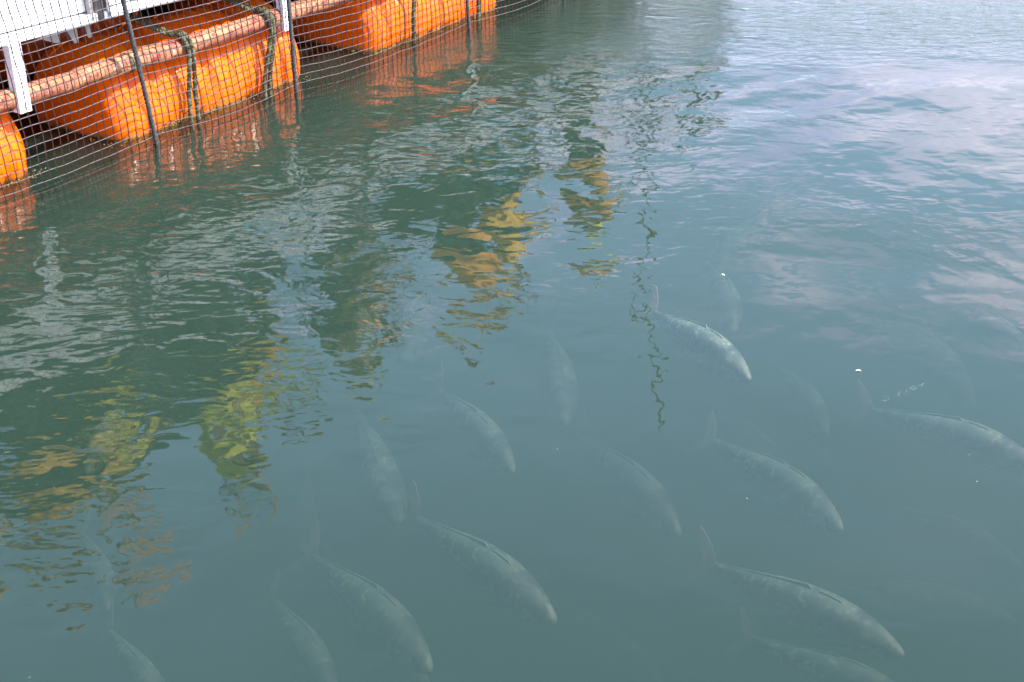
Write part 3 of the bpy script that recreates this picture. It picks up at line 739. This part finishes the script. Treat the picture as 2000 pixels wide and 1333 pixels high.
person(1.05, -0.55, -0.2, 0.05, (-0.20, 0.25, 1.0), (0.35, 0.30, 1.4), M['orange_cloth'], M['dark_cloth'], M['olive_cloth'], 'person in an orange shirt standing behind the olive one', scale=0.95)
person(2.25, -0.25, -0.1, 0.18, (-0.36, 0.36, 1.55), (0.40, 0.38, 1.62), M['yellow_cloth'], M['tarp'], M['lime_cloth'], 'person in a golden jacket holding both arms high at the centre', vest=M['orange_cloth'], scale=1.06)
person(3.15, -0.40, 0.1, 0.10, (-0.35, 0.40, 1.45), (0.20, 0.30, 1.05), M['yellow_cloth'], M['dark_cloth'], M['tarp'], 'person in a golden shirt under a dark cap right of the arm raiser', scale=1.04)
person(4.30, -0.25, 0.1, 0.28, (-0.42, 0.42, 1.25), (0.40, 0.45, 1.30), M['olive_cloth'], M['tarp'], M['lime_cloth'], 'rightmost person in green trousers and lime cap bending over the water', vest=M['orange_cloth'])
# a light blue crate of feed at their feet
cr = empty('feed_crate', frame(2.75, -0.35, DECK)); tag(cr, 'light blue plastic crate standing between the central people', 'crate')
for (c, d) in (((0, 0, 0.02), (0.5, 0.35, 0.03)),): mb = MB(); mb.box(c, d); mb.build('base', M['blue'], cr, False, None, 0.004)
for (c, d) in (((0, 0.17, 0.17), (0.5, 0.015, 0.3)), ((0, -0.17, 0.17), (0.5, 0.015, 0.3)), ((0.245, 0, 0.17), (0.015, 0.32, 0.3)), ((-0.245, 0, 0.17), (0.015, 0.32, 0.3))):
    mb = MB(); mb.box(c, d); mb.build('side', M['blue'], cr, False, None, 0.004)

# ------------------------------------------------------------------ the fish
def fish(tail, head, z, lab, bend=0.0, zt=None, tip=0.0, size=None, fork=1.0, belly=1.0, spread=0.0):
    """tail and head: pixels of the tail root and the snout; z: depth of the head, zt: depth of the tail"""
    zt = z if zt is None else zt
    A = at(tail[0], tail[1], zt); B = at(head[0], head[1], z)
    ax = B - A; L = ax.length; xh = ax.normalized()                # body length without the tail fin
    side = Vector((0, 0, 1)).cross(xh).normalized(); up = xh.cross(side).normalized()
    rot = Matrix((xh, side, up)).transposed()
    roll = radians(((tail[0] * 7 + head[1] * 13) % 29) - 14); bend = 0.6 * bend + (((tail[0] * 3 + head[0]) % 9) - 4) * 0.006
    e = empty('amberjack'); e.matrix_world = Matrix.Translation(A.lerp(B, 0.5)) @ rot.to_4x4() @ Matrix.Rotation(roll, 4, 'X')
    tag(e, lab, 'fish', 'amberjack swimming below the surface')
    def spine(t):                                                  # t 0 snout .. 1 tail root
        x = L / 2 - t * L
        y = bend * L * (sin(pi * t) * 0.9) + bend * L * 0.5 * max(0, t - 0.7) ** 1.5
        return x, y
    H = [(0.0, 0.010), (0.02, 0.026), (0.06, 0.052), (0.12, 0.079), (0.20, 0.103), (0.30, 0.120), (0.40, 0.125), (0.52, 0.118), (0.64, 0.098), (0.76, 0.070), (0.86, 0.050), (0.94, 0.034), (0.98, 0.028), (1.0, 0.026)]
    W = [(0.0, 0.010), (0.02, 0.024), (0.06, 0.040), (0.12, 0.056), (0.20, 0.078), (0.30, 0.090), (0.40, 0.091), (0.52, 0.084), (0.64, 0.070), (0.76, 0.052), (0.86, 0.036), (0.94, 0.027), (0.98, 0.022), (1.0, 0.016)]
    def ev(tab, t):
        for i in range(len(tab) - 1):
            if t <= tab[i + 1][0]:
                a, b2 = tab[i], tab[i + 1]; return a[1] + (b2[1] - a[1]) * (t - a[0]) / (b2[0] - a[0])
        return tab[-1][1]
    ts = [0, .008, .02, .04, .065, .095, .13, .17, .22, .28, .34, .4, .46, .52, .58, .64, .7, .76, .81, .86, .9, .94, .97, 1.0]; na = 22
    vs, fs, uvs = [], [], []
    for t in ts:
        x, y = spine(t); h = ev(H, t) * L * belly * 1.0; w = ev(W, t) * L * 1.0
        x2, y2 = spine(min(1, t + 0.01)); x1, y1 = spine(max(0, t - 0.01)); tx, ty = (x1 - x2), (y1 - y2); n_ = sqrt(tx * tx + ty * ty); nx_, ny_ = -ty / n_, tx / n_
        for k in range(na):
            a = 2 * pi * k / na; c_, s_ = cos(a), sin(a)
            cc = math.copysign(abs(c_) ** 0.9, c_); off = w * cc; zz2 = h * s_ * (1.0 if s_ > 0 else 1.08) - 0.004 * L
            vs.append((x + nx_ * off, y + ny_ * off, zz2)); uvs.append((t, 0.5 + 0.5 * s_, 0))
    for i in range(len(ts) - 1):
        for k in range(na):
            k2 = (k + 1) % na; fs.append((i * na + k, (i + 1) * na + k, (i + 1) * na + k2, i * na + k2))
    fs += [tuple(range(na)), tuple((len(ts) - 1) * na + k for k in range(na))[::-1]]
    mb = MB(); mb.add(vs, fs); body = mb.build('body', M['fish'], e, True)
    at_ = body.data.attributes.new('fuv', 'FLOAT_VECTOR', 'POINT'); at_.data.foreach_set('vector', [q for p in uvs for q in p])
    def fin(name, outline, m, place, thick=0.004):
        """outline in 2D (a, b); place maps (a, b, side offset) to 3D"""
        vs = [place(a, b2, thick * L * 0.5) for a, b2 in outline] + [place(a, b2, -thick * L * 0.5) for a, b2 in outline]; n = len(outline)
        fs = [tuple(range(n)), tuple(range(n, 2 * n))[::-1]] + [(i, i + n, (i + 1) % n + n, (i + 1) % n) for i in range(n)]
        q = MB(); q.add(vs, fs); return q.build(name, m, e)
    xt, yt = spine(1.0); x1, y1 = spine(0.96); d = Vector((xt - x1, yt - y1, 0)).normalized(); sd = Vector((-d.y, d.x, 0))
    c0 = Vector((xt, yt, -0.004 * L)) - d * 0.01 * L
    sw = spread
    def tail_pl(a, b2, o): return c0 + d * (a * L * 0.85) + Vector((0, 0, b2 * L * 0.75)) + sd * (o - (0.52 + sw) * L * b2)
    fin('tail_fin', [(0.0, 0.018), (0.02, 0.040), (0.06, 0.095), (0.15, 0.165), (0.175, 0.175), (0.155, 0.12), (0.12, 0.065), (0.095, 0.022), (0.085, 0.0),
                     (0.095, -0.022), (0.12, -0.065), (0.155, -0.12), (0.175, -0.175), (0.15, -0.165), (0.06, -0.095), (0.02, -0.040), (0.0, -0.018)], M['fin'], tail_pl)
    def mid_pl(sgn):
        def f(t, b2, o):
            x, y = spine(t); return Vector((x, y + o, sgn * (ev(H, t) * L * belly * 0.96 + b2 * L) - 0.004 * L))
        return f
    fin('dorsal_fin', [(0.30, -0.01), (0.33, 0.012), (0.38, 0.013), (0.43, 0.012), (0.455, 0.004), (0.455, -0.01)], M['pale_fin'], mid_pl(1))
    fin('dorsal_fin', [(0.46, -0.01), (0.50, 0.024), (0.54, 0.018), (0.62, 0.013), (0.78, 0.010), (0.91, 0.008), (0.90, -0.006), (0.78, -0.008), (0.6, -0.01)], M['pale_fin'], mid_pl(1))
    fin('anal_fin', [(0.60, -0.01), (0.63, 0.035), (0.68, 0.020), (0.80, 0.014), (0.91, 0.010), (0.90, -0.004), (0.75, -0.01)], M['pale_fin'], mid_pl(-1))
    for sgn in (-1, 1):
        x0, y0 = spine(0.235); w0 = ev(W, 0.235) * L
        def pec(a, b2, o, sgn=sgn, x0=x0, y0=y0, w0=w0): return Vector((x0 - a * L, y0 + sgn * (w0 * 0.93 + a * 0.45 * L + abs(o)), -0.022 * L - b2 * L + o))
        fin('pectoral_fin', [(0.0, 0.0), (0.03, -0.012), (0.11, 0.018), (0.10, 0.034), (0.04, 0.030), (0.0, 0.016)], M['fin'], pec)
        def pel(a, b2, o, sgn=sgn): 
            x, y = spine(0.30); return Vector((x - a * L, y + sgn * (0.02 * L + a * 0.3 * L) + o, -ev(H, 0.30) * L * belly * 1.0 - b2 * L))
        fin('pelvic_fin', [(0.0, -0.01), (0.05, -0.008), (0.085, 0.03), (0.03, 0.026)], M['pale_fin'], pel)
        q = MB(); xe, ye = spine(0.085); we = ev(W, 0.085) * L; vs, fs = [], []
        for i in range(5):
            for k in range(10):
                aa = 2 * pi * k / 10; bb = i / 5 * pi / 2; vs.append((xe + 0.017 * L * cos(bb) * cos(aa), ye + sgn * (we * 0.88 + 0.007 * L * sin(bb)), 0.012 * L + 0.017 * L * cos(bb) * sin(aa)))
        vs.append((xe, ye + sgn * (we * 0.88 + 0.007 * L), 0.012 * L))
        fs = [(i * 10 + k, i * 10 + (k + 1) % 10, (i + 1) * 10 + (k + 1) % 10, (i + 1) * 10 + k) for i in range(4) for k in range(10)] + [(40 + k, 40 + (k + 1) % 10, 50) for k in range(10)]
        q.add(vs, fs); q.build('eye', M['eye'], e, True)
    return e
FISH = [
    ((1395, 1105), (1765, 1278), -0.24, 'largest fish, close under the surface at bottom right, pale snout and brown tail', dict(bend=0.06)),
    ((1392, 862), (1645, 1033), -0.24, 'clearly seen fish with mottled head above the largest one', dict(bend=0.02)),
    ((815, 1015), (1085, 1213), -0.26, 'fish with a yellowish head and bright back at bottom centre', dict(bend=0.05)),
    ((858, 765), (1003, 920), -0.26, 'fish with a white snout left of the long thin pole reflection, at mid height', dict(bend=0.03)),
    ((1278, 612), (1465, 740), -0.13, 'bright green backed fish just under the surface, right of the pole reflection', dict(bend=0.0)),
    ((1703, 803), (2035, 918), -0.20, 'fish cut off by the right edge with its tail lobe standing up', dict(bend=0.03)),
    ((612, 1090), (842, 1308), -0.40, 'dim grey fish at the bottom, left of the yellow headed one', dict(bend=0.03)),
    ((1135, 858), (1327, 1045), -0.44, 'dim fish heading for the tail of the largest one', dict(bend=0.02)),
    ((700, 808), (780, 1028), -0.42, 'faint steep fish whose snout meets the tail of the yellow headed one', dict(bend=0.04)),
    ((1070, 650), (1103, 830), -0.36, 'faint steep fish with a pale yellow snout in the middle of the picture', dict(bend=0.05)),
    ((1510, 712), (1615, 847), -0.44, 'blue grey fish just below the bright green backed one, to its right', dict(bend=0.03)),
    ((1368, 775), (1560, 965), -0.62, 'faint fish lying behind the mottled headed one', dict()),
    ((1535, 820), (1652, 975), -0.72, 'very faint fish right of the mottled headed one', dict()),
    ((1725, 985), (1997, 1110), -0.58, 'faint fish with a pale snout at the lower right edge', dict(bend=0.02)),
    ((1468, 1248), (1800, 1385), -0.36, 'fish leaving the bottom edge, its brown tail below the largest fish', dict(bend=-0.02)),
    ((1262, 1070), (1500, 1262), -0.78, 'dark shape of a deep fish left of the largest one', dict()),
    ((1650, 1132), (1985, 1215), -0.62, 'faint deep fish behind the back of the largest one', dict()),
    ((700, 590), (713, 716), -0.40, 'faint fish head beside the dark green streaks, left one of two', dict(bend=0.03)),
    ((838, 560), (793, 706), -0.46, 'faint fish head beside the dark green streaks, right one of two', dict(bend=-0.02)),
    ((1075, 480), (1062, 605), -0.52, 'very faint upright fish right of the golden reflections', dict()),
    ((1378, 515), (1432, 648), -0.26, 'pale steep fish whose head is above the bright green backed one', dict(bend=0.05)),
    ((1480, 425), (1398, 540), -0.36, 'pale fish heading left, farthest up in the right half', dict(bend=-0.03)),
    ((1712, 615), (1900, 793), -0.50, 'dim bluish fish above the one with the raised tail lobe', dict(bend=0.04)),
    ((1880, 590), (2020, 700), -0.24, 'green backed fish near the surface at the right edge', dict()),
    ((2030, 508), (1860, 600), -0.34, 'pale fish heading left at the right edge', dict(bend=0.03)),
    ((160, 1045), (212, 1190), -0.46, 'faint fish at lower left with a pale round snout', dict(bend=0.02)),
    ((215, 1235), (330, 1400), -0.40, 'faint fish leaving the bottom edge at lower left', dict(bend=0.04)),
    ((530, 1170), (655, 1370), -0.44, 'faint fish leaving the bottom edge left of the dim grey one', dict(bend=0.04)),
    ((640, 1140), (838, 1350), -0.56, 'faint fish swimming under the dim grey one at the bottom', dict()),
    ((1075, 1170), (1290, 1330), -0.74, 'very faint deep fish ahead of the yellow headed one', dict()),
    ((600, 930), (590, 1075), -0.60, 'very faint fish above the tail of the dim grey one', dict()),
    ((240, 790), (170, 925), -0.38, 'green tinged fish in the dark reflection at left', dict(bend=-0.04)),
]
for tl, hdp, z, lab, kw in FISH: fish(tl, hdp, z * (1.42 if z > -0.3 else 1.22 if z > -0.38 else 1.05), lab, **kw)

# ------------------------------------------------------------------ small things afloat
def scrap(px, py, a, L, lab):
    p = at(px, py, 0.006); e = MB(); vs, fs = [], []
    for i in range(9):
        t = i / 8; w = L * 0.12 * sin(pi * min(1, t * 1.05 + 0.02)) + 0.0006
        vs += [(L * (t - 0.5), -w, 0.004 * sin(t * 3)), (L * (t - 0.5), w, 0.004 * sin(t * 3)), (L * (t - 0.5), 0, 0.003 + 0.006 * sin(t * 3))]
    for i in range(8):
        a0, b0 = 3 * i, 3 * i + 3; fs += [(a0, b0, b0 + 2, a0 + 2), (a0 + 2, b0 + 2, b0 + 1, a0 + 1), (a0, a0 + 1, b0 + 1, b0)]
    e.add(vs, fs); o = e.build('feather', M['scrap'], None, True); o.location = p; o.scale = (0.8, 0.8, 0.8); o.rotation_euler = (0, 0, a)
    tag(o, lab, 'feather')
scrap(1676, 725, -0.15, 0.028, 'white feather floating right of the bright green backed fish')
scrap(1412, 538, -0.7, 0.024, 'white feather floating over the pale steep fish')
mb = MB(); rs = random.Random(9)
def bubble(p, r):
    vs, fs = [], []; n = 8
    for i in range(4):
        q = i / 4 * pi / 2
        for k in range(n): a = 2 * pi * k / n; vs.append(p + Vector((r * cos(q) * cos(a), r * cos(q) * sin(a), r * 0.7 * sin(q))))
    vs.append(p + Vector((0, 0, r * 0.7))); fs = [(i * n + k, i * n + (k + 1) % n, (i + 1) * n + (k + 1) % n, (i + 1) * n + k) for i in range(3) for k in range(n)] + [(3 * n + k, 3 * n + (k + 1) % n, 4 * n) for k in range(n)]
    mb.add(vs, fs)
for i in range(34):
    t = rs.random() ** 0.8; px = 1722 + 92 * t + rs.gauss(0, 4); py = 782 - 38 * t + rs.gauss(0, 3.5)
    bubble(at(px, py, 0.001), rs.uniform(0.0004, 0.0013))
for i in range(26):
    bubble(at(rs.uniform(0, 2000), rs.uniform(380, 1330), 0.002), rs.uniform(0.0005, 0.0013))
tag(mb.build('bubbles', M['scrap'], None, True), 'small white bubbles scattered and trailing over the water', None, None, 'stuff')
mb = MB()
for i in range(700):                                               # weed crumbs drifting along the net
    px = rs.uniform(0, 1000); base = 378 - 0.37 * px; py = base + abs(rs.gauss(0, 1)) * 34 - 12
    p = at(px, py, 0.004); a = rs.uniform(0, 6.28); r = rs.uniform(0.003, 0.008); d = Vector((cos(a), sin(a), rs.uniform(-0.2, 0.5))) * r; s_ = Vector((-sin(a), cos(a), 0)) * r * 0.4
    mb.add([p - s_, p + s_, p + d], [(0, 1, 2)])
tag(mb.build('drifting_weed', M['weed']), 'brown crumbs of weed drifting along the foot of the net', None, None, 'stuff')
